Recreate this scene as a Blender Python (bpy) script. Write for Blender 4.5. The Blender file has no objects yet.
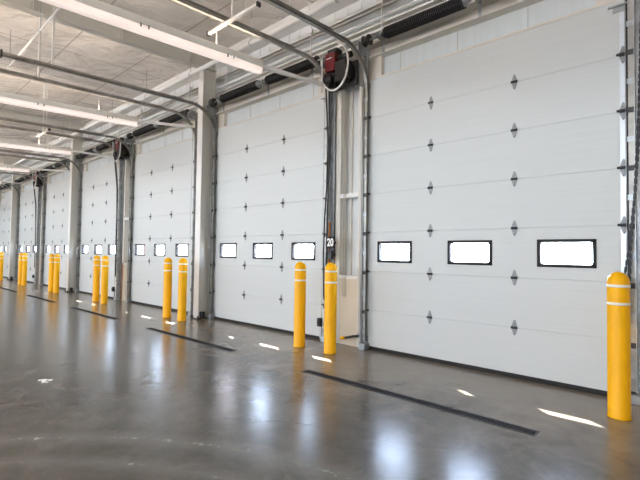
import bpy, math, random
from mathutils import Vector, Matrix
random.seed(7)
SC = bpy.context.scene
COL = SC.collection
PI = math.pi

# ------------------------------------------------------------------ layout (metres)
S = 0.6096            # height of one door section
W = 3.4557            # door width
P = 4.2685            # distance from door to door
HD = 7 * S            # door height
ND = 8                # doors in view
def dx(i): return -i * P          # left edge of door i (0 = nearest, at the right)

# ------------------------------------------------------------------ materials
def mat(name, col, rough=0.5, metal=0.0, var=0.0, vscale=3.0, bump=0.0, bscale=40.0, spec=0.5, stretch=(1, 1, 1), emit=None, estr=0.0):
    m = bpy.data.materials.new(name); m.use_nodes = True
    nt = m.node_tree; N = nt.nodes; L = nt.links
    b = N['Principled BSDF']
    b.inputs['Base Color'].default_value = (*col, 1)
    b.inputs['Roughness'].default_value = rough
    b.inputs['Metallic'].default_value = metal
    b.inputs['Specular IOR Level'].default_value = spec
    tc = N.new('ShaderNodeTexCoord'); mp = N.new('ShaderNodeMapping')
    mp.inputs['Scale'].default_value = stretch
    L.new(tc.outputs['Object'], mp.inputs['Vector'])
    if var > 0:
        n = N.new('ShaderNodeTexNoise'); n.inputs['Scale'].default_value = vscale; n.inputs['Detail'].default_value = 5
        L.new(mp.outputs[0], n.inputs['Vector'])
        r = N.new('ShaderNodeValToRGB')
        r.color_ramp.elements[0].position = .3; r.color_ramp.elements[1].position = .7
        r.color_ramp.elements[0].color = (*[c * (1 - var) for c in col], 1)
        r.color_ramp.elements[1].color = (*[min(1, c * (1 + var * .6)) for c in col], 1)
        L.new(n.outputs['Fac'], r.inputs[0]); L.new(r.outputs[0], b.inputs['Base Color'])
    if bump > 0:
        n2 = N.new('ShaderNodeTexNoise'); n2.inputs['Scale'].default_value = bscale; n2.inputs['Detail'].default_value = 3
        L.new(mp.outputs[0], n2.inputs['Vector'])
        bp = N.new('ShaderNodeBump'); bp.inputs['Strength'].default_value = bump; bp.inputs['Distance'].default_value = .01
        L.new(n2.outputs['Fac'], bp.inputs['Height']); L.new(bp.outputs[0], b.inputs['Normal'])
    if emit:
        b.inputs['Emission Color'].default_value = (*emit, 1); b.inputs['Emission Strength'].default_value = estr
    return m

M = {}
M['door'] = mat('door_white_steel', (.615, .65, .65), .42, 0, .03, 2.0, .10, 5, .4, (.4, 1, 26))
M['stile'] = mat('galvanised_stile', (.72, .78, .84), .35, .35, .06, 12)
M['galv'] = mat('galvanised_steel', (.40, .43, .45), .38, .75, .25, 9)
M['hinge'] = mat('hinge_zinc', (.30, .32, .33), .55, .4, .3, 30)
M['rail'] = mat('track_steel', (.34, .335, .31), .40, .7, .25, 6)
M['dark'] = mat('dark_steel', (.05, .05, .052), .45, .5, .3, 20)
M['black'] = mat('black_plastic', (.012, .012, .014), .4, 0, .2, 20)
M['spring'] = mat('oiled_black_spring', (.006, .006, .008), .5, .1, .3, 25)
M['rubber'] = mat('black_rubber', (.012, .012, .012), .7)
M['cream'] = mat('cream_painted_steel', (.70, .68, .62), .5, 0, .05, 3)
M['white'] = mat('white_painted_steel', (.80, .80, .78), .45, 0, .04, 3)
M['bluewhite'] = mat('white_liner_panel', (.66, .73, .76), .5, 0, .04, 4, .05, 8, .4, (6, 1, .3))
M['wall'] = mat('wall_liner', (.77, .80, .81), .55, 0, .04, 2)
M['tan'] = mat('wainscot_panel', (.66, .60, .48), .5, 0, .05, 3)
M['backwall'] = mat('back_wall_panel', (.72, .72, .70), .6, 0, .04, 1)
M['yellow'] = mat('bollard_yellow', (.95, .47, .0), .42, 0, .05, 3, 0, 1, .25)
M['tape'] = mat('white_reflective_tape', (.85, .83, .74), .4)
M['red'] = mat('red_motor_cover', (.16, .010, .013), .35, 0, .1, 8)
M['pipe'] = mat('white_pipe', (.80, .81, .80), .4, 0, .04, 5)
M['iron'] = mat('cast_iron_grate', (.022, .020, .022), .7, 0, .3, 14, 0, 1, .15)
M['wood'] = mat('varnished_wood', (.45, .17, .03), .45, 0, .25, 6, 0, 1, .4, (12, 12, 1))
M['paper'] = mat('white_paper', (.86, .86, .84), .7, 0, .05, 20)
M['column'] = mat('column_primer', (.66, .66, .61), .5, 0, .05, 2)
M['ledbody'] = mat('light_housing', (.86, .86, .83), .45, 0, .03, 3)
M['lens'] = mat('light_lens', (.85, .80, .76), .35, 0, 0, 1, 0, 1, .4, (1, 1, 1), (1.0, .82, .74), .62)
M['ceilfill'] = mat('ceiling_fill_glow', (.8, .8, .8), .4, 0, 0, 1, 0, 1, .4, (1, 1, 1), (1.0, .78, .59), 30.0)  # upward glow added over the strip lights to brighten the ceiling
M['digit'] = mat('white_digit', (.9, .9, .88), .5)
M['cord'] = mat('grey_cord', (.45, .42, .37), .6)
M['chain'] = mat('black_chain', (.02, .02, .022), .4, .6)
M['brick'] = mat('added_pier_brick', (.55, .33, .27), .8, 0, .2, 5)
M['asphalt'] = mat('pale_concrete_yard', (.66, .58, .50), .8, 0, .2, .8)

def glass_mat():
    m = bpy.data.materials.new('window_glass'); m.use_nodes = True
    nt = m.node_tree; N = nt.nodes; L = nt.links
    N.remove(N['Principled BSDF'])
    t = N.new('ShaderNodeBsdfTransparent'); t.inputs[0].default_value = (.93, .94, .95, 1)
    g = N.new('ShaderNodeBsdfGlossy'); g.inputs['Roughness'].default_value = .03
    fr = N.new('ShaderNodeFresnel'); fr.inputs[0].default_value = 1.45
    mx = N.new('ShaderNodeMixShader')
    ge = N.new('ShaderNodeNewGeometry'); iv = N.new('ShaderNodeMath'); iv.operation = 'SUBTRACT'; iv.inputs[0].default_value = 1
    ml = N.new('ShaderNodeMath'); ml.operation = 'MULTIPLY'
    L.new(ge.outputs['Backfacing'], iv.inputs[1]); L.new(iv.outputs[0], ml.inputs[0]); L.new(fr.outputs[0], ml.inputs[1])
    L.new(ml.outputs[0], mx.inputs[0]); L.new(t.outputs[0], mx.inputs[1]); L.new(g.outputs[0], mx.inputs[2])
    L.new(mx.outputs[0], N['Material Output'].inputs[0])
    return m
M['glass'] = glass_mat()

def floor_mat():
    m = bpy.data.materials.new('polished_concrete'); m.use_nodes = True
    nt = m.node_tree; N = nt.nodes; L = nt.links
    b = N['Principled BSDF']
    tc = N.new('ShaderNodeTexCoord')
    sep = N.new('ShaderNodeSeparateXYZ'); L.new(tc.outputs['Object'], sep.inputs[0])
    def math_(op, a, bb=None, c=None):
        n = N.new('ShaderNodeMath'); n.operation = op
        for k, v in enumerate((a, bb, c)):
            if v is None: continue
            if isinstance(v, (int, float)): n.inputs[k].default_value = v
            else: L.new(v, n.inputs[k])
        return n.outputs[0]
    def noise(scale, detail=5, rough=.55, dist=0.0):
        n = N.new('ShaderNodeTexNoise'); n.inputs['Scale'].default_value = scale
        n.inputs['Detail'].default_value = detail; n.inputs['Roughness'].default_value = rough
        n.inputs['Distortion'].default_value = dist
        L.new(tc.outputs['Object'], n.inputs['Vector']); return n.outputs['Fac']
    big = noise(.55, 6, .6, .6); mid = noise(3.2, 6, .65, .4); fine = noise(28, 4, .6)
    r = N.new('ShaderNodeValToRGB'); cr = r.color_ramp
    cr.elements[0].position = .38; cr.elements[0].color = (.068, .066, .058, 1)
    cr.elements[1].position = .62; cr.elements[1].color = (.150, .143, .126, 1)
    mixv = math_('ADD', math_('MULTIPLY', big, .45), math_('ADD', math_('MULTIPLY', mid, .4), math_('MULTIPLY', fine, .15)))
    L.new(mixv, r.inputs[0])
    X, Y = sep.outputs[0], sep.outputs[1]
    # saw-cut control joints across the bay, and one crack
    jx = None
    for x0 in (-.43 - 2 * P, -.43, -.43 - P):
        d = math_('ABSOLUTE', math_('SUBTRACT', math_('SUBTRACT', X, math_('MULTIPLY', Y, .097)), x0))
        k = math_('LESS_THAN', d, .009)
        jx = k if jx is None else math_('MAXIMUM', jx, k)
    jy = math_('LESS_THAN', math_('ABSOLUTE', math_('ADD', Y, 5.9)), .0035)
    jx = math_('MAXIMUM', jx, jy)
    wob = math_('MULTIPLY', math_('SUBTRACT', mid, .5), .10)
    dl = math_('ABSOLUTE', math_('ADD', math_('SUBTRACT', math_('SUBTRACT', Y, math_('MULTIPLY', X, .67)), -3.88), wob))
    ck = math_('MULTIPLY', math_('LESS_THAN', dl, .011), math_('MULTIPLY', math_('GREATER_THAN', X, .92), math_('LESS_THAN', X, 1.65)))
    jx = math_('MAXIMUM', jx, math_('MULTIPLY', ck, .7))
    # two pale tyre arcs
    def arc(cx, cy, R, w):
        a = math_('SUBTRACT', X, cx); c = math_('SUBTRACT', Y, cy)
        d = math_('ABSOLUTE', math_('SUBTRACT', math_('SQRT', math_('ADD', math_('MULTIPLY', a, a), math_('MULTIPLY', c, c))), R))
        return math_('MAXIMUM', math_('SUBTRACT', 1, math_('DIVIDE', d, w)), 0)
    arcs = math_('MAXIMUM', arc(2.95, -6.70, 3.45, .16), arc(2.95, -6.70, 3.05, .12))
    arcs = math_('MULTIPLY', arcs, math_('MULTIPLY', math_('POWER', mid, .5), .42))
    # pale scuffs
    sc = N.new('ShaderNodeTexNoise'); sc.inputs['Scale'].default_value = 1.6; sc.inputs['Detail'].default_value = 8; sc.inputs['Roughness'].default_value = .7; sc.inputs['Distortion'].default_value = 1.6
    L.new(tc.outputs['Object'], sc.inputs['Vector'])
    scf = math_('MULTIPLY', math_('POWER', math_('MAXIMUM', math_('SUBTRACT', sc.outputs['Fac'], .5), 0), 1.5), 4.0)
    def mixc(fac, a, bcol):
        n = N.new('ShaderNodeMix'); n.data_type = 'RGBA'
        L.new(fac, n.inputs[0]); L.new(a, n.inputs[6]); n.inputs[7].default_value = (*bcol, 1); return n.outputs[2]
    # paler brown blending in along the foot of the doors
    foot_brown = math_('ADD', math_('MULTIPLY', math_('ADD', Y, 2.15), .75), math_('MULTIPLY', math_('SUBTRACT', math_('ADD', math_('MULTIPLY', big, .5), math_('MULTIPLY', mid, .5)), .5), 3.2))
    foot_brown = math_('MULTIPLY', math_('MINIMUM', math_('MAXIMUM', foot_brown, 0), 1), .55)
    c1 = mixc(math_('MINIMUM', arcs, .5), r.outputs[0], (.30, .30, .27))
    c2 = mixc(math_('MINIMUM', scf, .45), c1, (.26, .235, .20))
    c2 = mixc(foot_brown, c2, (.30, .25, .19))
    c3 = mixc(math_('MULTIPLY', jx, .75), c2, (.02, .018, .016))
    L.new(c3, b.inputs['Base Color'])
    rr = math_('ADD', math_('ADD', math_('MULTIPLY', mid, .10), math_('MULTIPLY', fine, .06)), math_('ADD', math_('MULTIPLY', arcs, .2), .125))
    L.new(rr, b.inputs['Roughness'])
    b.inputs['Specular IOR Level'].default_value = .55
    bp = N.new('ShaderNodeBump'); bp.inputs['Strength'].default_value = .15; bp.inputs['Distance'].default_value = .006
    h = math_('SUBTRACT', math_('ADD', noise(34, 4, .65), math_('MULTIPLY', noise(7, 3), 1.2)), math_('MULTIPLY', jx, 1.0))
    L.new(h, bp.inputs['Height']); L.new(bp.outputs[0], b.inputs['Normal'])
    return m
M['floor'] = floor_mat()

def ceil_mat():
    m = bpy.data.materials.new('vinyl_faced_insulation'); m.use_nodes = True
    nt = m.node_tree; N = nt.nodes; L = nt.links
    b = N['Principled BSDF']; b.inputs['Roughness'].default_value = .24
    tc = N.new('ShaderNodeTexCoord'); sep = N.new('ShaderNodeSeparateXYZ'); L.new(tc.outputs['Object'], sep.inputs[0])
    mp = N.new('ShaderNodeMapping'); mp.inputs['Scale'].default_value = (.8, .7, 1); L.new(tc.outputs['Object'], mp.inputs[0])
    n = N.new('ShaderNodeTexNoise'); n.inputs['Scale'].default_value = 1.3; n.inputs['Detail'].default_value = 6; n.inputs['Distortion'].default_value = .8
    L.new(mp.outputs[0], n.inputs['Vector'])
    r = N.new('ShaderNodeValToRGB')
    r.color_ramp.elements[0].position = .3; r.color_ramp.elements[0].color = (.72, .69, .655, 1)
    r.color_ramp.elements[1].position = .75; r.color_ramp.elements[1].color = (.90, .87, .835, 1)
    L.new(n.outputs['Fac'], r.inputs[0])
    # seams of the insulation rolls, running away from the wall every 1.83 m
    a = N.new('ShaderNodeMath'); a.operation = 'ADD'; a.inputs[1].default_value = 6.8 + .915 + 1.83 * 40; L.new(sep.outputs[0], a.inputs[0])
    md = N.new('ShaderNodeMath'); md.operation = 'MODULO'; md.inputs[1].default_value = 1.83; L.new(a.outputs[0], md.inputs[0])
    sb = N.new('ShaderNodeMath'); sb.operation = 'SUBTRACT'; sb.inputs[1].default_value = .915; L.new(md.outputs[0], sb.inputs[0])
    ab = N.new('ShaderNodeMath'); ab.operation = 'ABSOLUTE'; L.new(sb.outputs[0], ab.inputs[0])
    lt = N.new('ShaderNodeMath'); lt.operation = 'LESS_THAN'; lt.inputs[1].default_value = .018; L.new(ab.outputs[0], lt.inputs[0])
    # and the dark line at each purlin, every 1.5 m out from the wall
    a2 = N.new('ShaderNodeMath'); a2.operation = 'ADD'; a2.inputs[1].default_value = .95 + .75 + 1.5 * 40; L.new(sep.outputs[1], a2.inputs[0])
    m2 = N.new('ShaderNodeMath'); m2.operation = 'MODULO'; m2.inputs[1].default_value = 1.5; L.new(a2.outputs[0], m2.inputs[0])
    s2 = N.new('ShaderNodeMath'); s2.operation = 'SUBTRACT'; s2.inputs[1].default_value = .75; L.new(m2.outputs[0], s2.inputs[0])
    b2 = N.new('ShaderNodeMath'); b2.operation = 'ABSOLUTE'; L.new(s2.outputs[0], b2.inputs[0])
    l2 = N.new('ShaderNodeMath'); l2.operation = 'LESS_THAN'; l2.inputs[1].default_value = .016; L.new(b2.outputs[0], l2.inputs[0])
    l3 = N.new('ShaderNodeMath'); l3.operation = 'MAXIMUM'; L.new(lt.outputs[0], l3.inputs[0]); L.new(l2.outputs[0], l3.inputs[1])
    lt = l3
    mx = N.new('ShaderNodeMix'); mx.data_type = 'RGBA'; L.new(lt.outputs[0], mx.inputs[0]); L.new(r.outputs[0], mx.inputs[6]); mx.inputs[7].default_value = (.52, .48, .44, 1)
    L.new(mx.outputs[2], b.inputs['Base Color'])
    n2 = N.new('ShaderNodeTexNoise'); n2.inputs['Scale'].default_value = 1.7; n2.inputs['Detail'].default_value = 4; n2.inputs['Distortion'].default_value = .9
    L.new(mp.outputs[0], n2.inputs['Vector'])
    bp = N.new('ShaderNodeBump'); bp.inputs['Strength'].default_value = .75; bp.inputs['Distance'].default_value = .2
    L.new(n2.outputs['Fac'], bp.inputs['Height']); L.new(bp.outputs[0], b.inputs['Normal'])
    return m
M['ceiling'] = ceil_mat()

# ------------------------------------------------------------------ mesh builder
class MB:
    def __init__(s): s.v = []; s.f = []; s.sm = []
    def _add(s, vs, fs, smooth=False):
        o = len(s.v); s.v += [tuple(v) for v in vs]
        for f in fs: s.f.append([i + o for i in f]); s.sm.append(smooth)
        return s
    def box(s, x0, x1, y0, y1, z0, z1, c=0.0):
        if c <= 0:
            vs = [(x, y, z) for x in (x0, x1) for y in (y0, y1) for z in (z0, z1)]
            fs = [(0, 1, 3, 2), (4, 6, 7, 5), (0, 4, 5, 1), (2, 3, 7, 6), (0, 2, 6, 4), (1, 5, 7, 3)]
            return s._add(vs, fs)
        # chamfered box
        import itertools
        vs = []; idx = {}
        X = (x0, x1); Y = (y0, y1); Z = (z0, z1); sg = (1, -1)
        for i, j, k in itertools.product((0, 1), repeat=3):
            idx[i, j, k, 0] = len(vs); vs.append((X[i], Y[j] + c * sg[j], Z[k] + c * sg[k]))
            idx[i, j, k, 1] = len(vs); vs.append((X[i] + c * sg[i], Y[j], Z[k] + c * sg[k]))
            idx[i, j, k, 2] = len(vs); vs.append((X[i] + c * sg[i], Y[j] + c * sg[j], Z[k]))
        fs = []
        for i in (0, 1):
            fs.append([idx[i, a, b_, 0] for a, b_ in ((0, 0), (0, 1), (1, 1), (1, 0))])
            fs.append([idx[a, i, b_, 1] for a, b_ in ((0, 0), (0, 1), (1, 1), (1, 0))])
            fs.append([idx[a, b_, i, 2] for a, b_ in ((0, 0), (0, 1), (1, 1), (1, 0))])
        for i in (0, 1):
            for j in (0, 1):
                fs.append([idx[i, j, 0, 0], idx[i, j, 1, 0], idx[i, j, 1, 1], idx[i, j, 0, 1]])
                fs.append([idx[i, 0, j, 0], idx[i, 1, j, 0], idx[i, 1, j, 2], idx[i, 0, j, 2]])
                fs.append([idx[0, i, j, 1], idx[1, i, j, 1], idx[1, i, j, 2], idx[0, i, j, 2]])
        for i, j, k in itertools.product((0, 1), repeat=3): fs.append([idx[i, j, k, n] for n in range(3)])
        return s._add(vs, fs)
    def sweep(s, path, prof, up=(1, 0, 0), closed_prof=True, smooth=False, cap=True):
        """profile points (a, b): a along `up`, b along tangent x up"""
        path = [Vector(p) for p in path]; n = len(prof); vs = []
        upv = Vector(up)
        for i, p in enumerate(path):
            t = (path[min(i + 1, len(path) - 1)] - path[max(i - 1, 0)]).normalized()
            u = (upv - t * upv.dot(t)).normalized(); w = t.cross(u)
            for a, b in prof: vs.append(p + u * a + w * b)
        fs = []
        for i in range(len(path) - 1):
            for j in range(n if closed_prof else n - 1):
                a = i * n + j; b = i * n + (j + 1) % n
                fs.append((a, b, b + n, a + n))
        if cap and closed_prof:
            fs.append(tuple(range(n))[::-1]); fs.append(tuple((len(path) - 1) * n + k for k in range(n)))
        return s._add(vs, fs, smooth)
    def tube(s, path, r, n=8, up=None):
        path = [Vector(p) for p in path]
        d = (path[-1] - path[0])
        if up is None:
            up = (0, 0, 1) if abs(d.normalized().z if d.length else 0) < .8 else (1, 0, 0)
        return s.sweep(path, [(r * math.cos(2 * PI * k / n), r * math.sin(2 * PI * k / n)) for k in range(n)], up, True, True)
    def cyl(s, a, b, r, n=14): return s.tube([a, b], r, n)
    def lathe(s, prof, n=28, c=(0, 0, 0), axis='z'):
        vs = []; m = len(prof)
        for k in range(n):
            a = 2 * PI * k / n
            for r, h in prof:
                q = (r * math.cos(a), r * math.sin(a), h)
                if axis == 'x': q = (q[2], q[0], q[1])
                if axis == 'y': q = (q[1], q[2], q[0])
                vs.append((q[0] + c[0], q[1] + c[1], q[2] + c[2]))
        fs = []
        for k in range(n):
            for j in range(m - 1):
                a = k * m + j; b = ((k + 1) % n) * m + j
                fs.append((a, b, b + 1, a + 1))
        return s._add(vs, fs, True)
    def prism(s, pts, y0, y1):
        """polygon in XZ extruded along y"""
        n = len(pts)
        vs = [(x, y0, z) for x, z in pts] + [(x, y1, z) for x, z in pts]
        fs = [tuple(range(n)), tuple(range(2 * n - 1, n - 1, -1))] + [(i, i + n, (i + 1) % n + n, (i + 1) % n) for i in range(n)]
        return s._add(vs, fs)
    def mesh(s, name, m):
        me = bpy.data.meshes.new(name)
        me.from_pydata(s.v, [], s.f)
        me.polygons.foreach_set('use_smooth', s.sm)
        me.materials.append(m)
        import bmesh
        bm = bmesh.new(); bm.from_mesh(me); bmesh.ops.recalc_face_normals(bm, faces=bm.faces); bm.to_mesh(me); bm.free()
        me.update(); return me
    def build(s, name, m, parent=None, loc=None):
        o = bpy.data.objects.new(name, s.mesh(name, m)); COL.objects.link(o)
        if parent: o.parent = parent
        if loc: o.location = loc
        return o

def tag(o, label=None, cat=None, group=None, kind=None):
    if label: o['label'] = label
    if cat: o['category'] = cat
    if group: o['group'] = group
    if kind: o['kind'] = kind
    return o
def thing(name, label, cat, loc=(0, 0, 0), group=None, kind=None):
    o = bpy.data.objects.new(name, None); COL.objects.link(o)
    o.location = loc; o.empty_display_size = .2
    return tag(o, label, cat, group, kind)
def copy_tree(o, parent=None):
    c = o.copy(); COL.objects.link(c)
    if parent: c.parent = parent
    for ch in list(o.children): copy_tree(ch, c)
    return c
def part_label(o, text): o['label'] = text; return o

ORD = ['first', 'second', 'third', 'fourth', 'fifth', 'sixth', 'seventh', 'eighth']
def dname(i): return 'nearest door' if i == 0 else ORD[i] + ' door from right'

# ------------------------------------------------------------------ setting
X0, X1, YB = -37.0, 9.5, -18.0
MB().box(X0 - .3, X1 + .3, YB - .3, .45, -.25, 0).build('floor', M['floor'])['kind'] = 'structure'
MB().box(-160, 130, .45, 160, -.35, -.05).build('ground_front', M['asphalt'])['kind'] = 'structure'
MB().box(-160, 130, -150, YB - .3, -.35, -.05).build('ground_back', M['asphalt'])['kind'] = 'structure'

# ceiling: insulation sagging between the purlins
PUR = 1.5
def ceil_z(y): return 6.10 + .030 * (y + 1.0)
cm = MB()
ys = []
y = .35
while y > YB - .3: ys.append(y); y -= .125
nx = 2
vs = []; fs = []
for yy in ys:
    ph = ((-yy - .95) / PUR) % 1.0
    z = ceil_z(yy) - .03 * math.sin(PI * ph) ** .7
    vs += [(X0 - .3, yy, z), (X1 + .3, yy, z)]
for i in range(len(ys) - 1): fs.append((2 * i, 2 * i + 1, 2 * i + 3, 2 * i + 2))
cm._add(vs, fs, True)
ceiling = cm.build('ceiling', M['ceiling']); ceiling['kind'] = 'structure'
MB().box(X0 - .4, X1 + .4, YB - .4, .47, 6.6, 6.75).build('roof', M['white'])['kind'] = 'structure'

# wall with the doors
wf = bpy.data.objects.new('wall_front', None); COL.objects.link(wf); wf['kind'] = 'structure'
u = MB()                                              # upper wall, corrugated liner
u.box(X0, X1, .31, .45, HD - .05, 6.6)
x = X0
while x < X1:
    u.box(x, x + .035, .298, .311, 4.85, 5.95); x += .305
u.build('upper_wall_panel', M['wall'], wf)
pan = MB(); pan.box(X0, X1, .10, .31, HD + .005, 4.63)
pan.build('header_liner_panel', M['bluewhite'], wf)
sm_ = MB()
x = X0 + .37
while x < X1: sm_.box(x, x + .006, .095, .101, HD + .005, 4.62); x += .93
sm_.build('liner_seam', M['cord'], wf)
h = MB()                                              # channel-shaped header beam
h.box(X0, X1, .085, .12, 4.63, 4.84)
h.box(X0, X1, -.055, .12, 4.615, 4.640)
h.box(X0, X1, -.055, .12, 4.815, 4.845)
h.build('header_beam', M['cream'], wf)
for i in range(ND):
    MB().box(dx(i) - .04, dx(i) + W + .04, .0, .30, HD + .001, HD + .028).build('top_seal', M['cream'], wf)
for (z0, z1, y0) in ((5.06, 5.24, .10), (5.44, 5.60, .12)):
    g = MB(); g.box(X0, X1, y0, .31, z1 - .014, z1); g.box(X0, X1, y0 + .15, y0 + .165, z0, z1); g.box(X0, X1, y0 - .02, y0 + .16, z0, z0 + .014)
    g.box(X0, X1, y0, y0 + .012, z1 - .05, z1); g.box(X0, X1, y0 - .02, y0 - .008, z0, z0 + .05)
    g.build('girt', M['white'], wf)
MB().box(X0, X1, .08, .31, 5.90, 6.14).build('eave_strut', M['white'], wf)

GAPS = list(range(0, ND + 1))      # gap g lies to the right of door g
for g in GAPS:
    xl = dx(g) + W; xr = dx(g - 1)          # from right edge of door g to left edge of door g-1
    opener_gap = (g % 2 == 1) or g == 0
    xe = xr if g > 0 else X1
    j = MB()                                # jambs either side of the recess
    j.box(xl - .05, xl + .29, .055, .31, 0, HD + .02); j.box(xe - .11, xe + .05, .055, .31, 0, HD + .02)
    j.box(xl + .19, xl + .285, -.005, .31, 0, HD + .30); j.box(xe - .145, xe - .085, -.005, .31, 0, HD + .30)
    j.box(xl - .28, xl + .19, .02, .1, HD + .012, 4.62); j.box(xe - .085, xe + .27, .02, .1, HD + .012, 4.62)
    j.build('jamb', M['cream'], wf)
    for (a_, b_) in ((xl + .004, xl + .034), (xe - .034, xe - .004)):
        MB().box(a_, b_, -.035, .055, .01, HD).build('side_seal', M['rubber'], wf)
    MB().box(xl + .25, xe - .1, .19, .31, 0, HD + .3).build('recess_panel', M['wall'], wf)
    if opener_gap:
        f_ = MB(); f_.box(xl + .36, xl + .40, .15, .19, 1.12, HD + .3); f_.build('recess_stud', M['cream'], wf)
        MB().box(xl + .285, xe - .145, -.012, .19, 2.415, 2.485).build('cross_rail', M['white'], wf)
        wz = MB(); wz.box(xl + .285, xe - .145, 0.0, .19, 0, 1.08); wz.build('wainscot', M['tan'], wf)
        MB().box(xl + .285, xe - .145, -.012, .19, 1.08, 1.13).build('wainscot_cap', M['white'], wf)
    if g > 0:
        MB().box(xl + .34, xl + .50, .45, .74, 0, 4.3).build('sun_cut_pier', M['brick'], wf)  # pier added outside to cut the sun at each door's left window
# unbroken wall past the last door on the left
MB().box(X0, dx(ND) + W - .3, .05, .45, 0, HD + .3).build('wall_end_panel', M['wall'], wf)
MB().box(X0 - .3, X0, YB - .3, .45, 0, 6.6).build('wall_left', M['backwall'])['kind'] = 'structure'
MB().box(X1, X1 + .3, YB - .3, .45, 0, 6.6).build('wall_right', M['backwall'])['kind'] = 'structure'
# unseen opposite wall: ribbon opening shaped to put daylight low on the doors
bw = MB(); OL, OH = 2.65, 3.45
bw.box(X0, X1, YB - .3, YB, OH, 6.6); bw.box(X0, X1, YB - .3, YB, 0, OL)
openings = []; xs = X0
xx = X0 + .6
while xx + 3.7 < X1:
    openings.append((xx, xx + 3.6)); bw.box(xs, xx, YB - .3, YB, OL, OH); xs = xx + 3.6; xx += 4.0
bw.box(xs, X1, YB - .3, YB, OL, OH)
bw.build('wall_back', M['backwall'])['kind'] = 'structure'

# ------------------------------------------------------------------ the sectional doors
WC = (.1595, .4985, .8305); WW, WH = .610, .325
def section_mesh(zi):
    b = MB(); c = .0055; T = .05
    z0, z1 = zi * S, (zi + 1) * S
    if zi != 2:
        prof = [(T, z0), (T, z1), (c, z1), (0, z1 - c), (0, z0 + c), (c, z0)]
        if zi == 0: prof[4] = (0, z0); prof[5] = (0, z0)
        n = len(prof)
        vs = [(0, y_, z_) for y_, z_ in prof] + [(W, y_, z_) for y_, z_ in prof]
        fs = [tuple(range(n)), tuple(range(2 * n - 1, n - 1, -1))] + [(i, (i + 1) % n, (i + 1) % n + n, i + n) for i in range(n)]
        b._add(vs, fs)
    else:
        zc = 2.5 * S
        zb = [z0 + c, zc - WH / 2 + .015, zc + WH / 2 - .015, z1 - c]
        xb = [0]
        for f_ in WC: xb += [f_ * W - WW / 2 + .015, f_ * W + WW / 2 - .015]
        xb.append(W)
        def quad(p): b._add(p, [(0, 1, 2, 3)])
        for i in range(len(xb) - 1):
            for j in range(3):
                if j == 1 and i % 2 == 1: continue
                for yy in (0, T):
                    quad([(xb[i], yy, zb[j]), (xb[i + 1], yy, zb[j]), (xb[i + 1], yy, zb[j + 1]), (xb[i], yy, zb[j + 1])])
        for f_ in WC:
            a, e = f_ * W - WW / 2 + .015, f_ * W + WW / 2 - .015
            quad([(a, 0, zb[1]), (e, 0, zb[1]), (e, T, zb[1]), (a, T, zb[1])]); quad([(a, 0, zb[2]), (e, 0, zb[2]), (e, T, zb[2]), (a, T, zb[2])])
            quad([(a, 0, zb[1]), (a, 0, zb[2]), (a, T, zb[2]), (a, T, zb[1])]); quad([(e, 0, zb[1]), (e, 0, zb[2]), (e, T, zb[2]), (e, T, zb[1])])
        for za, zz, s_ in ((z0, z0 + c, 0), (z1, z1 - c, 1)):
            quad([(0, 0, zz), (W, 0, zz), (W, c, za), (0, c, za)]); quad([(0, c, za), (W, c, za), (W, T, za), (0, T, za)])
            quad([(0, T, za), (W, T, za), (W, T, zz), (0, T, zz)])
        for xx in (0, W): quad([(xx, 0, z0 + c), (xx, T, z0 + c), (xx, T, z1 - c), (xx, 0, z1 - c)])
    return b
def hinge_mesh():
    b = MB()
    b.prism([(-.036, .012), (.036, .012), (.012, .085), (0, .098), (-.012, .085)], -.006, 0)
    b.prism([(-.036, -.012), (-.012, -.085), (0, -.098), (.012, -.085), (.036, -.012)], -.006, 0)
    return b
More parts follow.
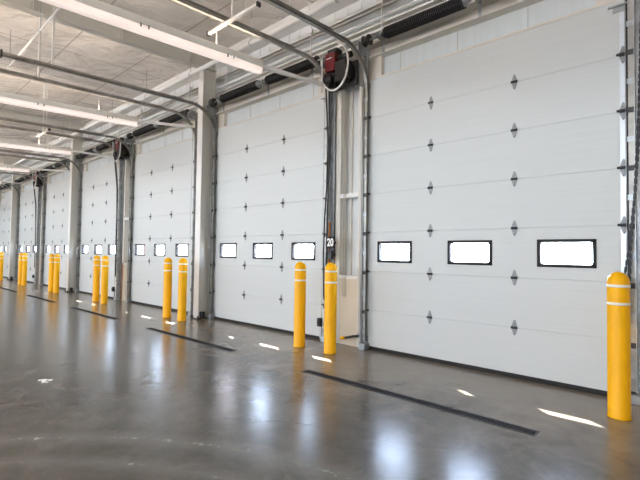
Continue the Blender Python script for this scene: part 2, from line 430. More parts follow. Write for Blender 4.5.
def make_door():
    root = thing('door_1', None, None)
    for z in range(7): section_mesh(z).build('door_section', M['door'], root)
    bs = MB(); bs.box(.0, W, -.012, .055, 0.0, .050, .006); bs.build('bottom_seal', M['rubber'], root, (0, 0, .001))
    for f_ in WC:
        xc, zc = f_ * W, 2.5 * S
        fr = MB(); t = .036
        for (a, b_, c_, d) in ((-WW / 2, WW / 2, -WH / 2, -WH / 2 + t), (-WW / 2, WW / 2, WH / 2 - t, WH / 2), (-WW / 2, -WW / 2 + t, -WH / 2, WH / 2), (WW / 2 - t, WW / 2, -WH / 2, WH / 2)):
            fr.box(a, b_, -.012, .062, c_, d, .004)
        for sx in (-1, 1):
            for sz in (-1, 1):   # rounded inner corners
                px, pz = sx * (WW / 2 - t), sz * (WH / 2 - t); q = .024
                fr.prism([(px, pz), (px - sx * q, pz), (px - sx * q * .3, pz - sz * q * .3), (px, pz - sz * q)], -.009, .05)
        fo = fr.build('window_frame', M['rubber'], root, (xc, 0, zc))
        MB().box(-WW / 2 + t * .6, WW / 2 - t * .6, .028, .032, -WH / 2 + t * .6, WH / 2 - t * .6).build('window_pane', M['glass'], fo)
    hm = None
    for f_ in (1 / 3, 2 / 3):
        for k_ in range(1, 7):
            hg = hinge_mesh().build('hinge', M['hinge'], root, (f_ * W, 0, k_ * S))
            br = MB(); br.cyl((-.036, -.017, 0), (.036, -.017, 0), .015, 10); br.build('hinge_barrel', M['dark'], hg)
    for sx, xx in ((-1, .03), (1, W - .025)):
        st = MB(); st.box(xx - .03, xx + .037, -.004, .001, .04, HD - .14); st.build('end_stile', M['stile'], root)
        for k_ in range(1, 7):
            rh = hinge_mesh().build('roller_hinge', M['hinge'], root, (xx, -.004, k_ * S))
            br = MB(); br.cyl((-.055, -.03, 0), (.075, -.03, 0), .014, 10); br.box(-.03, .03, -.032, 0, -.016, .016)
            br.build('roller_stem', M['dark'], rh)
        tb = MB(); tb.box(xx - .09, xx + .04, -.012, -.001, HD - .13, HD - .05); tb.box(xx - .13, xx + .05, -.04, -.012, HD - .075, HD - .06); tb.build('top_bracket', M['galv'], root)
        bb = MB(); bb.box(xx - .05, xx + .05, -.02, -.004, .05, .20); bb.build('bottom_bracket', M['galv'], root)
    return root
d0 = make_door()
doors = [d0]
for i in range(1, ND):
    c = copy_tree(d0); c.name = 'door_%d' % (i + 1); c.location = (dx(i), 0, 0); doors.append(c)
place = ['white sectional overhead door with three small windows, nearest, at the right of the row',
         'white sectional overhead door, second from the right, left of the number 20 sign',
         'white sectional overhead door, third from the right, left of the nearest pale column',
         'white sectional overhead door, fourth from the right, fully shut with three small windows',
         'white sectional overhead door, fifth from the right, left of the second pale column',
         'white sectional overhead door, sixth from the right, small in the distance',
         'white sectional overhead door, seventh from the right, at the left edge of the photo',
         'white sectional overhead door, eighth and farthest from the right, mostly past the left edge']
for o, t in zip(doors, place): tag(o, t, 'door', 'row of overhead doors', 'structure')

# ------------------------------------------------------------------ door tracks
def track_path():
    pts = [(0, -.065, .12), (0, -.065, 1.5), (0, -.065, 3.0), (0, -.065, 4.10)]
    R = .60
    for k_ in range(1, 13):
        a = PI / 2 * k_ / 12
        pts.append((0, -.065 - R * (1 - math.cos(a)), 4.10 + R * math.sin(a)))
    for yy in (-1.5, -2.5, -3.3, -4.05): pts.append((0, yy, 4.70 + .034 * (yy + .665)))
    return pts
def make_track(side):
    """side -1: at the left edge of its door, +1: at the right edge"""
    t = thing('door_track', None, None)
    r_ = .026; th = .007
    prof = [(-r_, -r_), (r_, -r_), (r_, -r_ + th * 2), (r_ - th, -r_ + th * 2), (r_ - th, -r_ + th), (-r_ + th, -r_ + th), (-r_ + th, r_ - th), (r_ - th, r_ - th), (r_ - th, r_ - 2 * th), (r_, r_ - 2 * th), (r_, r_), (-r_, r_)]
    if side > 0: prof = [(-a, b) for a, b in prof]
    b = MB(); b.sweep(track_path(), prof, (1, 0, 0)); b.build('track_rail', M['rail'], t)
    a = MB(); s_ = side
    a.box(min(s_ * .02, s_ * .11), max(s_ * .02, s_ * .11), -.018, -.010, .0, 4.60)
    a.box(min(s_ * .027, s_ * .034), max(s_ * .027, s_ * .034), -.115, -.010, .0, 4.60)
    a.build('mounting_angle', M['galv'], t)
    for k_ in range(0, 14):
        z = .28 + k_ * S / 2
        if z > 4.2: break
        br = MB(); br.box(-.036, .036, -.100, -.094, z - .028, z + .028); br.box(-.012, .012, -.112, -.1, z - .012, z + .012)
        br.build('track_bracket', M['dark'] if k_ % 2 else M['galv'], t)
    # horizontal reinforcing angle and hangers
    ha = MB(); ha.sweep([(-s_ * .0, -.9, 4.735), (-s_ * .0, -4.05, 4.628)], [(-.03, -.004), (.03, -.004), (.03, .004), (-.03, .004)], (1, 0, 0)); ha.build('track_stiffener', M['rail'], t)
    for yy in (-3.35,):
        z = 4.72 + .034 * (yy + .665)
        hb = MB(); hb.box(-.018, .018, yy - .002, yy + .002, z, ceil_z(yy) - .03); hb.box(-.002, .002, yy, yy + .03, z, ceil_z(yy) - .03); hb.build('hanger', M['white'], t)
    hb = MB(); hb.cyl((0, -1.75, 4.68), (0, -1.75, 4.86), .008, 6); hb.build('track_stud', M['white'], t)
    ep = MB(); ep.box(-.04, .04, -4.075, -4.05, 4.54, 4.66); ep.build('end_stop', M['dark'], t)
    # flag bracket at the top, foot plate at the bottom
    fb = MB(); fb.prism([(-.03, 4.25), (.03, 4.25), (.03, 4.70), (-.03, 4.70)], -.07, -.06); fb.box(min(0, s_ * .03), max(0, s_ * .03), -.30, 0, 4.62, 4.75); fb.build('flag_bracket', M['galv'], t)
    fp = MB(); fp.box(-.06, .06, -.14, -.01, .0, .10, .006); fp.build('foot_plate', M['galv'], t)
    return t
tl = make_track(-1); tr = make_track(1)
for i in range(ND):
    a = tl if i == 0 else copy_tree(tl); a.location = (dx(i) + .055, 0, 0)
    b = tr if i == 0 else copy_tree(tr); b.location = (dx(i) + W + .055, 0, 0)
    tag(a, 'curved galvanised steel track along the left edge of the ' + dname(i), 'door track', 'curved door tracks')
    tag(b, 'curved galvanised steel track along the right edge of the ' + dname(i), 'door track', 'curved door tracks')

# ------------------------------------------------------------------ counterbalance springs
SZ, SY = 4.815, -.20
def coil(x0, x1, r, wire):
    n = int((x1 - x0) / (wire * 2.3)); seg = 14
    pts = []
    for k_ in range(n * seg + 1):
        a = 2 * PI * k_ / seg
        pts.append(Vector((x0 + (x1 - x0) * k_ / (n * seg), SY + r * math.cos(a), SZ + r * math.sin(a))))
    b = MB(); vs = []; fs = []; m = 5
    for k_, p_ in enumerate(pts):
        a = 2 * PI * k_ / seg
        rad = Vector((0, math.cos(a), math.sin(a)))
        for q in range(m):
            t = 2 * PI * q / m
            vs.append(p_ + rad * wire * math.cos(t) + Vector((1, 0, 0)) * wire * math.sin(t))
    for k_ in range(len(pts) - 1):
        for q in range(m):
            fs.append((k_ * m + q, k_ * m + (q + 1) % m, (k_ + 1) * m + (q + 1) % m, (k_ + 1) * m + q))
    b._add(vs, fs, True); return b
def make_springs():
    t = thing('spring_assembly', None, None)
    MB().cyl((-.06, SY, SZ), (W + .06, SY, SZ), .016, 12).build('shaft', M['galv'], t)
    for a, b_ in ((.50, 1.74), (2.03, 3.24)):
        sp = coil(a, b_, .077, .0125).build('spring', M['spring'], t)
        for e, d_ in ((a, -1), (b_, 1)):
            c = MB(); c.lathe([(0, d_ * .07), (.03, d_ * .07), (.045, d_ * .03), (.072, d_ * .02), (.072, -d_ * .03), (0, -d_ * .03)], 18, (e, SY, SZ), 'x'); c.build('winding_cone', M['galv'] if d_ > 0 else M['dark'], sp)
    for e in (.15, W - .15):
        c = MB(); c.lathe([(0, -.055), (.085, -.055), (.085, -.045), (.062, -.04), (.07, .035), (.085, .04), (.085, .05), (0, .05)], 22, (e, SY, SZ), 'x')
        c.build('cable_drum', M['dark'], t)
    for e in (.0, .36, 1.885, W - .36, W):
        c = MB(); c.prism([(e - .004, 4.775), (e + .004, 4.775), (e + .004, 4.855), (e - .004, 4.855)], -.235, -.057); c.box(e - .02, e + .02, -.065, -.056, 4.62, 4.87); c.build('bearing_bracket', M['galv'], t)
    for e in (-.012, W + .012):
        c = MB(); c.cyl((e, -.130, .15), (e, -.130, 4.75), .0035, 6); c.build('lift_cable', M['galv'], t)
    return t
sp0 = make_springs()
for i in range(ND):
    o = sp0 if i == 0 else copy_tree(sp0); o.location = (dx(i), 0, 0)
    tag(o, 'pair of black torsion springs on a steel shaft above ' + dname(i), 'door springs', 'torsion springs over the doors')

# ------------------------------------------------------------------ bollards
def make_bollard():
    t = thing('bollard', None, None)
    r = .092; hgt = 1.35
    prof = [(0, 0), (r + .004, 0), (r + .004, .012), (r, .02), (r, hgt - .10)]
    for k_ in range(1, 9):
        a = PI / 2 * k_ / 8; prof.append((r * math.cos(a), hgt - .10 + .10 * math.sin(a)))
    b = MB(); b.lathe(prof, 36); b.build('sleeve', M['yellow'], t)
    for z in (1.205, 1.04):
        b = MB(); b.lathe([(r + .0005, z), (r + .003, z + .002), (r + .003, z + .024), (r + .0005, z + .026)], 36); b.build('white_band', M['tape'], t)
    return t
b0 = make_bollard(); first = True
for i in range(ND):
    for side, xx, in (('right', W + .02), ('left', -.14)):
        if i == ND - 1 and side == 'left': continue
        o = b0 if first else copy_tree(b0); first = False
        o.location = (dx(i) + xx, -.655 + random.uniform(-.02, .02), .001); o.rotation_euler = (0, 0, random.uniform(0, 6))
        tag(o, 'yellow bollard with two white bands by the %s edge of the %s' % (side, dname(i)), 'bollard', 'yellow bollards')

# ------------------------------------------------------------------ floor drains
def make_drain():
    t = thing('trench_drain', None, None)
    x0, x1, y0, y1 = .30, 3.05, -1.685, -1.555
    f_ = MB(); e = .012
    f_.box(x0, x1, y0, y0 + e, 0, .004); f_.box(x0, x1, y1 - e, y1, 0, .004); f_.box(x0, x0 + e, y0, y1, 0, .004); f_.box(x1 - e, x1, y0, y1, 0, .004)
    f_.build('drain_frame', M['dark'], t)
    MB().box(x0 + e, x1 - e, y0 + e, y1 - e, .0002, .0012).build('drain_channel', M['rubber'], t)
    g = MB(); n = 62
    for k_ in range(n):
        xx = x0 + e + (x1 - x0 - 2 * e) * (k_ + .5) / n
        g.box(xx - .014, xx + .014, y0 + e, y1 - e, .0012, .004)
    g.box(x0 + e, x1 - e, -1.625, -1.615, .0012, .0045)
    g.build('grate', M['iron'], t)
    return t
dr0 = make_drain()
for i in range(0, 6):
    o = dr0 if i == 0 else copy_tree(dr0); o.location = (dx(i), 0, 0.0005)
    tag(o, 'long black grated trench drain in the floor before the ' + dname(i), 'floor drain', 'trench drains')

# ------------------------------------------------------------------ columns and rafters
def make_column():
    t = thing('steel_column', None, None)
    c = MB(); c.box(-.10, .10, -.31, -.297, 0, 5.62); c.box(-.10, .10, .0, .013, 0, 5.62); c.box(.055, .067, -.30, .005, 0, 5.62)
    c.build('column_shaft', M['column'], t)
    MB().box(-.104, .095, -.3135, -.3105, 0.02, 5.5).build('face_strip', M['white'], t)
    b = MB(); b.box(-.15, .15, -.36, .05, 0, .02); b.build('base_plate', M['dark'], t)
    for xx in (-.12, .12):
        for yy in (-.34, -.25):
            b = MB(); b.cyl((xx, yy, .02), (xx, yy, .07), .012, 8); b.cyl((xx, yy, .02), (xx, yy, .045), .022, 6); b.build('anchor_bolt', M['dark'], t)
    k_ = MB(); k_.box(.07, .17, -.26, -.18, .02, .16, .006); k_.build('junction_box', M['black'], t)
    return t
def make_rafter():
    t = thing('steel_rafter', None, None)
    def zb(y): return 5.64 + .030 * (y + .6)
    b = MB()
    ya, yb = .05, YB
    def bar(x0, x1, z0, z1):
        b._add([(x0, ya, zb(ya) + z0), (x1, ya, zb(ya) + z0), (x1, yb, zb(yb) + z0), (x0, yb, zb(yb) + z0), (x0, ya, zb(ya) + z1), (x1, ya, zb(ya) + z1), (x1, yb, zb(yb) + z1), (x0, yb, zb(yb) + z1)],
               [(0, 1, 2, 3), (4, 5, 6, 7), (0, 1, 5, 4), (1, 2, 6, 5), (2, 3, 7, 6), (3, 0, 4, 7)])
    bar(-.09, .09, 0, .014); bar(-.008, .008, .014, .40); bar(-.09, .09, .40, .414)
    b.build('rafter_beam', M['column'], t)
    p_ = MB()
    for yy in (-.6, -2.1, -3.6, -5.1): p_.box(-.07, .07, yy - .006, yy + .006, zb(yy) + .014, zb(yy) + .40)
    p_.build('web_stiffener', M['column'], t)
    return t
c0 = make_column(); r0 = make_rafter()
colx = [-4.45 - 2 * P * k_ for k_ in range(4)]
which = ['nearest', 'second nearest', 'third nearest', 'farthest']
for k_, xx in enumerate(colx):
    o = c0 if k_ == 0 else copy_tree(c0); o.location = (xx, 0, 0)
    tag(o, 'pale painted steel column between overhead doors, %s of the columns' % which[k_], 'column', 'steel columns')
    o = r0 if k_ == 0 else copy_tree(r0); o.location = (xx, 0, 0)
    tag(o, 'pale steel roof beam running out from the top of the %s column' % which[k_], 'roof beam', 'steel roof beams')

# ------------------------------------------------------------------ strip lights on hangers
def make_light():
    t = thing('strip_light', None, None)
    ya, yb = -1.42, -7.6
    def zz(y): return 4.215 + .045 * (y + 1.4)
    up = (1, 0, 0)
    A, B = Vector((0, ya, zz(ya))), Vector((0, yb, zz(yb)))
    body = MB(); o = Vector((0, 0, .178))
    body.sweep([A + o, B + o], [(-.045, .014), (-.062, -.02), (-.062, -.096), (.062, -.096), (.062, -.02), (.045, .014), (.040, .014), (.040, -.004), (-.040, -.004), (-.040, .014)], up)
    body.build('housing', M['ledbody'], t)
    lens = MB()
    lens.sweep([A, B], [(-.058, .084), (-.058, .03), (-.04, .0), (.04, .0), (.058, .03), (.058, .084)], up); lens.build('lens', M['lens'], t)
    ul = MB(); q0, q1 = A + Vector((0, -.05, .1755)), B + Vector((0, .05, .1755)); ul._add([q0 + Vector((-.038, 0, 0)), q0 + Vector((.038, 0, 0)), q1 + Vector((.038, 0, 0)), q1 + Vector((-.038, 0, 0))], [(0, 1, 2, 3)]); part_label(ul.build('ceiling_fill', M['ceilfill'], t), 'added glowing strip on top of the housing, fill for the ceiling')
    for yy in (-1.95, -2.05, -3.2, -3.3):
        c = MB(); c.box(-.066, .066, yy - .012, yy + .012, zz(yy) + .05, zz(yy) + .10); c.build('clip', M['galv'], t)
    ec = MB(); ec.box(-.06, .06, ya, ya + .02, zz(ya), zz(ya) + .17, .005); ec.build('end_cap', M['white'], t)
    for yy in (-2.2, -4.6, -7.0):
        c = MB(); c.cyl((0, yy, zz(yy) + .17), (0, yy, 4.62), .006, 6); c.build('hanger_wire', M['white'], t)
    return t
l0 = make_light()
NL = 5
lights = []
for k_ in range(NL):
    o = l0 if k_ == 0 else copy_tree(l0); o.location = (-.96 - P * k_, 0, 0); lights.append(o)
    tag(o, 'long white strip light hung above the right edge of the ' + dname(k_ + 1), 'light', 'strip lights')
# straight supply bars running from each light's end to the wall
def zcond(y): return 4.345 + .04 * (y + 1.4)
for k_ in range(NL):
    og = (k_ % 2 == 0)
    b = MB()
    x_ = -.96 - P * k_
    xe_ = x_ + (.30 if og else .62)
    ye_ = -.33 if og else -.315
    b.sweep([(x_, -1.41, 4.335), (xe_ if og else x_ + .5, ye_, 4.335 - (.05 if og else -.02))], [(-.025, -.03), (.025, -.03), (.025, .03), (-.025, .03)], (0, 0, 1))
    o = b.build('conduit_bar', M['pipe'])
    tag(o, 'thin white bar, strip light to wall, above right edge of ' + dname(k_ + 1), 'conduit', 'light supply bars')

# trapeze bars carrying tracks and lights at the opener gaps
def make_trapeze():
    t = thing('trapeze_hanger', None, None)
    MB().box(-1.17, -.03, -2.22, -2.18, 4.583, 4.618).build('strut', M['white'], t)
    for xx in (-.60, -.30):
        b = MB(); b.cyl((xx, -2.2, 4.618), (xx, -2.2, ceil_z(-2.2) - .03), .014 if xx < -.5 else .008, 8); b.build('rod', M['white'], t)
    for xx in (-1.165, -.04):
        b = MB(); b.box(xx - .012, xx + .012, -2.23, -2.17, 4.57, 4.625); b.build('bar_clamp', M['dark'], t)
    return t
t0 = make_trapeze()
for k_ in range(3):
    o = t0 if k_ == 0 else copy_tree(t0); o.location = (-2 * P * k_, 0, 0)
    tag(o, 'white bar on rods between tracks of %s and %s' % (dname(2 * k_), dname(2 * k_ + 1)), 'hanger', 'trapeze hangers')

# ------------------------------------------------------------------ pipes along the ceiling
def run_pipe(name, y, z, r, m, label, heads=False):
    t = thing(name, label, 'pipe')
    MB().cyl((X0, y, z), (X1, y, z), r, 14).build('pipe_run', m, t)
    x = X1 - 1.1; k = 0
    while x > -27:
        b = MB(); b.cyl((x, y, z + r), (x, y, ceil_z(y) - .03), .005, 6); b.lathe([(r + .002, -.012), (r + .006, -.012), (r + .006, .012), (r + .002, .012)], 14, (x, y, z), 'x')
        b.build('pipe_hanger', M['galv'], t)
        if heads and k % 2 == 0:
            b = MB(); b.cyl((x - .6, y, z + r * .5), (x - .6, y, z + r + .11), .012, 8); b.lathe([(0, 0), (.03, 0), (.03, .006), (0, .006)], 12, (x - .6, y, z + r + .13)); b.cyl((x - .6, y, z + r + .1), (x - .6, y, z + r + .135), .006, 6)
            b.build('sprinkler_head', M['white'], t)
        x -= 2.13; k += 1
    return t
run_pipe('sprinkler_pipe', -.62, 5.395, .044, M['pipe'], 'white sprinkler main running along the wall just under the ceiling', True)
run_pipe('branch_pipe', -3.5, 5.25, .018, M['pipe'], 'thin white pipe running along the room out in front of the wall')
for (y, z, r, lab) in ((.19, 5.36, .026, 'upper white conduit clipped along the wall between the two girts'), (.14, 4.965, .030, 'lower white conduit along the wall just above the header beam')):
    o = MB().cyl((X0, y, z), (X1, y, z), r, 10).build('wall_conduit', M['pipe']); tag(o, lab, 'conduit')

# conduit drops above the doors
for i in range(0, 5):
    for q, xx in enumerate((.22, W - .55)):
        b = MB(); X_ = dx(i) + xx
        b.cyl((X_, .085, 4.99), (X_, .085, 5.9), .012, 8); b.box(X_ - .03, X_ + .03, .06, .11, 5.55, 5.63); o = b.build('conduit_drop', M['pipe'])
        tag(o, 'short upright conduit high above the %s end of the %s' % ('left' if q == 0 else 'right', dname(i)), 'conduit', 'upright conduits')

# ------------------------------------------------------------------ door openers in the opener gaps
def make_opener():
    t = thing('door_opener', None, None)      # origin at the left edge of the door right of the gap
    b = MB(); b.box(-.66, -.10, -.12, -.10, 4.22, 4.62); b.box(-.5, -.42, -.12, 0, 4.3, 4.4); b.box(-.25, -.17, -.12, 0, 4.3, 4.4); b.build('mounting_plate', M['dark'], t)
    b = MB(); b.box(-.655, -.44, -.30, -.12, 4.50, 4.80, .012); b.build('motor_cover', M['red'], t); part_label(t.children[-1], 'dark red motor cover')
    b = MB(); b.box(-.55, -.53, -.303, -.299, 4.70, 4.72); b.box(-.62, -.50, -.303, -.299, 4.70, 4.716); b.build('cover_stripe', M['digit'], t)
    b = MB(); b.box(-.62, -.42, -.28, -.12, 4.80, 4.87, .01); b.build('top_cap', M['black'], t)
    b = MB(); b.box(-.44, -.20, -.30, -.12, 4.28, 4.62, .015); b.build('gearbox', M['black'], t)
    b = MB(); b.cyl((-.42, -.21, 4.70), (-.16, -.21, 4.70), .05, 16); b.build('drive_shaft', M['dark'], t)
    b = MB(); b.lathe([(0, -.012), (.13, -.012), (.13, .012), (0, .012)], 24, (-.17, -.22, 4.42), 'x'); b.build('sprocket', M['dark'], t)
    b = MB(); b.lathe([(0, -.02), (.09, -.02), (.09, .02), (0, .02)], 20, (-.56, -.33, 4.36), 'y'); b.build('chain_wheel', M['black'], t)
    b = MB(); b.box(-.66, -.46, -.26, -.12, 4.22, 4.48, .012); b.build('control_box', M['black'], t)
    # white flexible conduit looping under the motor
    pts = []
    for k_ in range(0, 25):
        a = -PI * .80 + (PI * 1.22) * k_ / 24
        pts.append((-.38 + .28 * math.cos(a), -.36, 4.50 + .38 * math.sin(a)))
    b = MB(); b.tube(pts, .016, 8, (0, 1, 0)); b.build('flexible_conduit', M['pipe'], t)
    b = MB(); b.cyl((-.655, -.36, 4.15), (-.655, -.36, 4.75), .012, 8); b.build('conduit_stub', M['pipe'], t)
    return t
o0 = make_opener()
for k_ in range(3):
    o = o0 if k_ == 0 else copy_tree(o0); o.location = (-2 * P * k_, 0, 0)
    tag(o, 'black motor with red cover high between %s and %s' % (dname(2 * k_), dname(2 * k_ + 1)), 'door motor', 'door motors')

# hand chains
def chain(name, pts, label, m=None, r=.010, cat='chain', group='hand chains'):
    b = MB(); pts = [Vector(p) for p in pts]
    # resample, one oval link per step
    L = [0]
    for i in range(1, len(pts)): L.append(L[-1] + (pts[i] - pts[i - 1]).length)
    step = .038; n = int(L[-1] / step)
    for k in range(n):
        def at(s_):
            s_ = min(max(s_, 0), L[-1])
            for i in range(1, len(L)):
                if L[i] >= s_: return pts[i - 1].lerp(pts[i], (s_ - L[i - 1]) / max(1e-6, L[i] - L[i - 1]))
            return pts[-1]
        a, c = at(k * step - .006), at((k + 1) * step + .006)
        w = .012 if k % 2 else .006
        b.sweep([a, c], [(-w, -.018 + w), (w, -.018 + w), (w, .018 - w), (-w, .018 - w)], (1, 0, 0) if abs((c - a).normalized().x) < .9 else (0, 1, 0))
    o = b.build(name, m or M['chain']); tag(o, label, cat, group); return o
for k_, i in enumerate((1, 3, 5)):
    bx = dx(i - 1)
    chain('hand_chain', [(bx - .60, -.33, 4.30), (bx - .625, -.22, 3.40), (bx - .68, -.18, 2.6), (bx - .735, -.16, 2.1), (bx - .755, -.15, 1.5), (bx - .74, -.15, .75), (bx - .72, -.15, .70), (bx - .70, -.15, .75), (bx - .68, -.16, 2.1), (bx - .60, -.2, 3.4), (bx - .53, -.33, 4.30)],
          'black hand chain hanging beside the right edge of the ' + dname(i))
chain('hand_chain', [(W + .17, -.20, 4.3), (W + .13, -.17, 3.0), (W + .085, -.15, 2.1), (W + .03, -.15, 1.55), (W - .005, -.15, 1.3), (W - .01, -.15, .8), (W + .02, -.15, .8), (W + .05, -.15, 1.6), (W + .15, -.16, 3.0), (W + .21, -.20, 4.3)],
      'black hand chain hanging along the right edge of the nearest door')
cp = [(-.42, -.03, 3.9), (-.425, -.03, 2.2), (-.43, -.03, .85)] + [(-.405 - .025 * math.cos(a), -.03, .83 - .045 * math.sin(a)) for a in [PI * k_ / 8 for k_ in range(9)]] + [(-.38, -.03, .85), (-.385, -.03, 2.2), (-.39, -.03, 3.9)]
o = MB().tube(cp, .006, 6, (0, 1, 0)).build('pull_cord', M['cord']); tag(o, 'thin looped grey pull cord hanging in the recess right of the number 20 sign', 'cord')

# bay number signs
def sign(x, y, z, txt, label, w=.16, hgt=.20):
    t = thing('bay_sign', label, 'sign', (x, y, z))
    MB().box(-w / 2, w / 2, -.003, .003, -hgt / 2, hgt / 2).build('sign_plate', M['rubber'], t)
    cu = bpy.data.curves.new('digits', 'FONT'); cu.body = txt; cu.size = .175; cu.extrude = .001; cu.offset = .005; cu.align_x = 'CENTER'; cu.align_y = 'CENTER'
    tmp = bpy.data.objects.new('tmp', cu); COL.objects.link(tmp)
    bpy.context.view_layer.update()
    me = bpy.data.meshes.new_from_object(tmp.evaluated_get(bpy.context.evaluated_depsgraph_get()))
    bpy.data.objects.remove(tmp)
    me.materials.clear(); me.materials.append(M['digit'])
    o = bpy.data.objects.new('sign_digits', me); COL.objects.link(o); o.parent = t; o.rotation_euler = (PI / 2, 0, 0); o.location = (0, -.0045, 0); o.scale = (.80, 1.0, 1)
    MB().box(-.015, .015, .003, .12, -.02, .02).build('sign_clip', M['dark'], t)
    return t
sign(-.535, -.23, 1.665, '20', 'small black plate with white number 20 beside the second door from the right')
sign(W + .215, -.125, 1.64, '19', 'small black number plate at the right edge of the photo')

t = thing('wall_switch', 'small black switch box mounted just below the number 20 sign', 'switch', (-.575, -.17, 1.47))
MB().box(-.04, .04, -.03, .03, -.075, .075, .008).build('switch_body', M['black'], t)
MB().box(-.012, .012, .03, .10, -.02, .02).build('switch_bracket', M['dark'], t)
MB().cyl((.0, -.042, .03), (.0, -.03, .03), .014, 12).build('push_button', M['dark'], t)

# wooden poles standing in two of the gaps
for (x, top, lab) in ((-.655, 2.02, 'orange-brown wooden pole standing behind the number 20 sign'), (-8.80, 1.13, 'short orange-brown wooden pole between third and fourth doors from right')):
    b = MB(); b.cyl((x, -.145, 0.001), (x + .01, -.13, top), .014, 10); o = b.build('wooden_pole', M['wood']); tag(o, lab, 'pole')

# photo eyes at the feet of the tracks
def make_eye():
    t = thing('photo_eye', None, None)
    MB().box(-.035, .035, -.20, -.13, .26, .40, .008).build('sensor_body', M['black'], t)
    MB().cyl((0, -.215, .33), (0, -.195, .33), .02, 12).build('sensor_lens', M['dark'], t)
    MB().box(-.02, .02, -.14, -.115, .05, .38).build('sensor_bracket', M['galv'], t)
    return t
e0 = make_eye()
for k_, i in enumerate((1, 3, 5)):
    o = e0 if k_ == 0 else copy_tree(e0); o.location = (dx(i) + W + .0, 0, 0)
    tag(o, 'small black sensor low at the right edge of the ' + dname(i), 'sensor', 'photo eyes')
t = thing('foot_lock', 'small yellow-tipped black lever low on the wall left of the nearest door', 'lever', (0, 0, 0))
MB().tube([(-.07, -.02, .185), (-.17, -.07, .17), (-.30, -.11, .135)], .020, 8).build('lever_arm', M['black'], t)
part_label(MB().tube([(-.30, -.11, .135), (-.38, -.125, .12)], .026, 8).build('lever_grip', M['yellow'], t), 'yellow grip')
MB().box(-.11, -.05, -.035, 0, .15, .23).build('lever_bracket', M['galv'], t)

# scrap of paper on the floor
b = MB(); random.seed(3)
def scrap(cx, cy, a, l, w):
    n = 7; vs = []; fs = []
    for i_ in range(n):
        for j_ in range(3):
            u_, v_ = (i_ / (n - 1) - .5) * l, (j_ / 2 - .5) * w * (1 - .4 * abs(i_ / (n - 1) - .5) * 2)
            x_, y_ = cx + u_ * math.cos(a) - v_ * math.sin(a), cy + u_ * math.sin(a) + v_ * math.cos(a)
            vs.append((x_, y_, .004 + random.uniform(0, .016) + (.008 if j_ == 1 else 0)))
    m_ = len(vs); vs += [(p[0], p[1], p[2] - .003) for p in vs]
    for i_ in range(n - 1):
        for j_ in range(2):
            q = i_ * 3 + j_; fs.append((q, q + 1, q + 4, q + 3)); fs.append((q + m_, q + 3 + m_, q + 4 + m_, q + 1 + m_))
    ring = [j for j in range(3)] + [i_ * 3 + 2 for i_ in range(1, n)] + [(n - 1) * 3 + 1, (n - 1) * 3] + [i_ * 3 for i_ in range(n - 2, 0, -1)]
    for q in range(len(ring)): fs.append((ring[q], ring[(q + 1) % len(ring)], ring[(q + 1) % len(ring)] + m_, ring[q] + m_))
    b._add(vs, fs)
scrap(-1.40, -4.045, .9, .15, .035); scrap(-1.315, -4.07, .5, .08, .04)
o = b.build('paper_scrap', M['paper']); tag(o, 'small torn scrap of white paper lying on the open floor at left', 'paper')

# ------------------------------------------------------------------ light: overcast-bright sky, sun, shaped ribbon opening behind, added warm fill
w = bpy.data.worlds.new('World'); SC.world = w; w.use_nodes = True
nt = w.node_tree; bg = nt.nodes['Background']
tc = nt.nodes.new('ShaderNodeTexCoord'); sp = nt.nodes.new('ShaderNodeSeparateXYZ'); nt.links.new(tc.outputs['Generated'], sp.inputs[0])
rp = nt.nodes.new('ShaderNodeValToRGB'); nt.links.new(sp.outputs[2], rp.inputs[0])
rp.color_ramp.elements[0].position = 0; rp.color_ramp.elements[0].color = (.74, .86, 1.0, 1)
rp.color_ramp.elements[1].position = .6; rp.color_ramp.elements[1].color = (.54, .69, 1.0, 1)
nt.links.new(rp.outputs[0], bg.inputs[0]); bg.inputs[1].default_value = 38.0

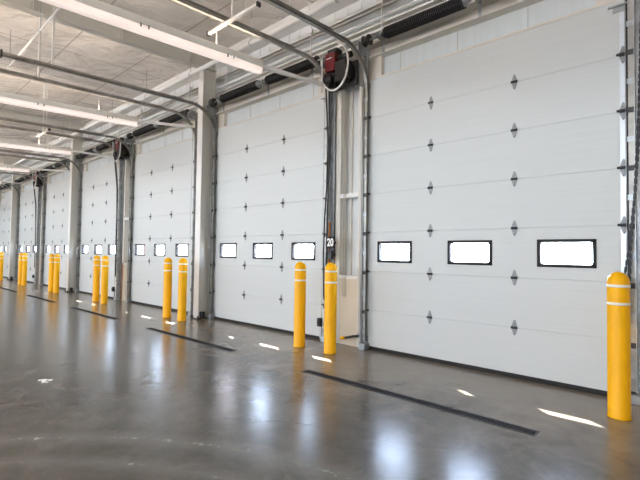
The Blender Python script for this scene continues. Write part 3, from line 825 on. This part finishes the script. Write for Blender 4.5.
sd = bpy.data.lights.new('sun', 'SUN'); sd.energy = 65; sd.angle = math.radians(.8); sd.color = (1, .93, .86)
so = bpy.data.objects.new('sun', sd); COL.objects.link(so)
dirv = Vector((1.35, -.98, -1.45)); so.rotation_euler = dirv.to_track_quat('-Z', 'Y').to_euler(); so.location = (-10, 12, 15)
for x in (5, -4, -13, -22, -31):      # unseen warm fill without fixtures, added to tint doors and ceiling
    ld = bpy.data.lights.new('warm_fill', 'POINT'); ld.energy = 440; ld.color = (1, .81, .62); ld.shadow_soft_size = .35
    lo = bpy.data.objects.new('warm_fill', ld); COL.objects.link(lo); lo.location = (x, -11.5, 4.3)
for a, b_ in openings:
    ld = bpy.data.lights.new('ribbon_portal', 'AREA'); ld.shape = 'RECTANGLE'; ld.size = b_ - a; ld.size_y = OH - OL
    ld.cycles.is_portal = True
    lo = bpy.data.objects.new('ribbon_portal', ld); COL.objects.link(lo)
    lo.location = ((a + b_) / 2, YB - .15, (OH + OL) / 2); lo.rotation_euler = (PI / 2, 0, 0)    # -Z faces +Y
    lo.rotation_euler = Vector((0, 1, 0)).to_track_quat('-Z', 'Z').to_euler()

# ------------------------------------------------------------------ camera
f, yaw, pit, rol = 437.7102, math.radians(43.1338), math.radians(1.85336), math.radians(.81967)
fw = Vector((-math.sin(yaw) * math.cos(pit), math.cos(yaw) * math.cos(pit), math.sin(pit)))
r = Vector((math.cos(yaw), math.sin(yaw), 0)); u = r.cross(fw)
R_ = math.cos(rol) * r + math.sin(rol) * u; U_ = math.cos(rol) * u - math.sin(rol) * r
cd = bpy.data.cameras.new('camera'); cam = bpy.data.objects.new('camera', cd); COL.objects.link(cam)
cd.sensor_fit = 'HORIZONTAL'; cd.sensor_width = 36; cd.lens = f / 640 * 36; cd.clip_start = .05; cd.clip_end = 500
mw = Matrix((R_, U_, -fw)).transposed().to_4x4(); mw.translation = Vector((4.24341, -5.58051, 1.47462))
cam.matrix_world = mw
SC.camera = cam
vs_ = SC.view_settings
vs_.view_transform = 'Standard'; vs_.look = 'None'; vs_.gamma = 1; vs_.use_curve_mapping = False; vs_.exposure = 0.08
SC.cycles.use_denoising = True
SC.cycles.sample_clamp_indirect = 12
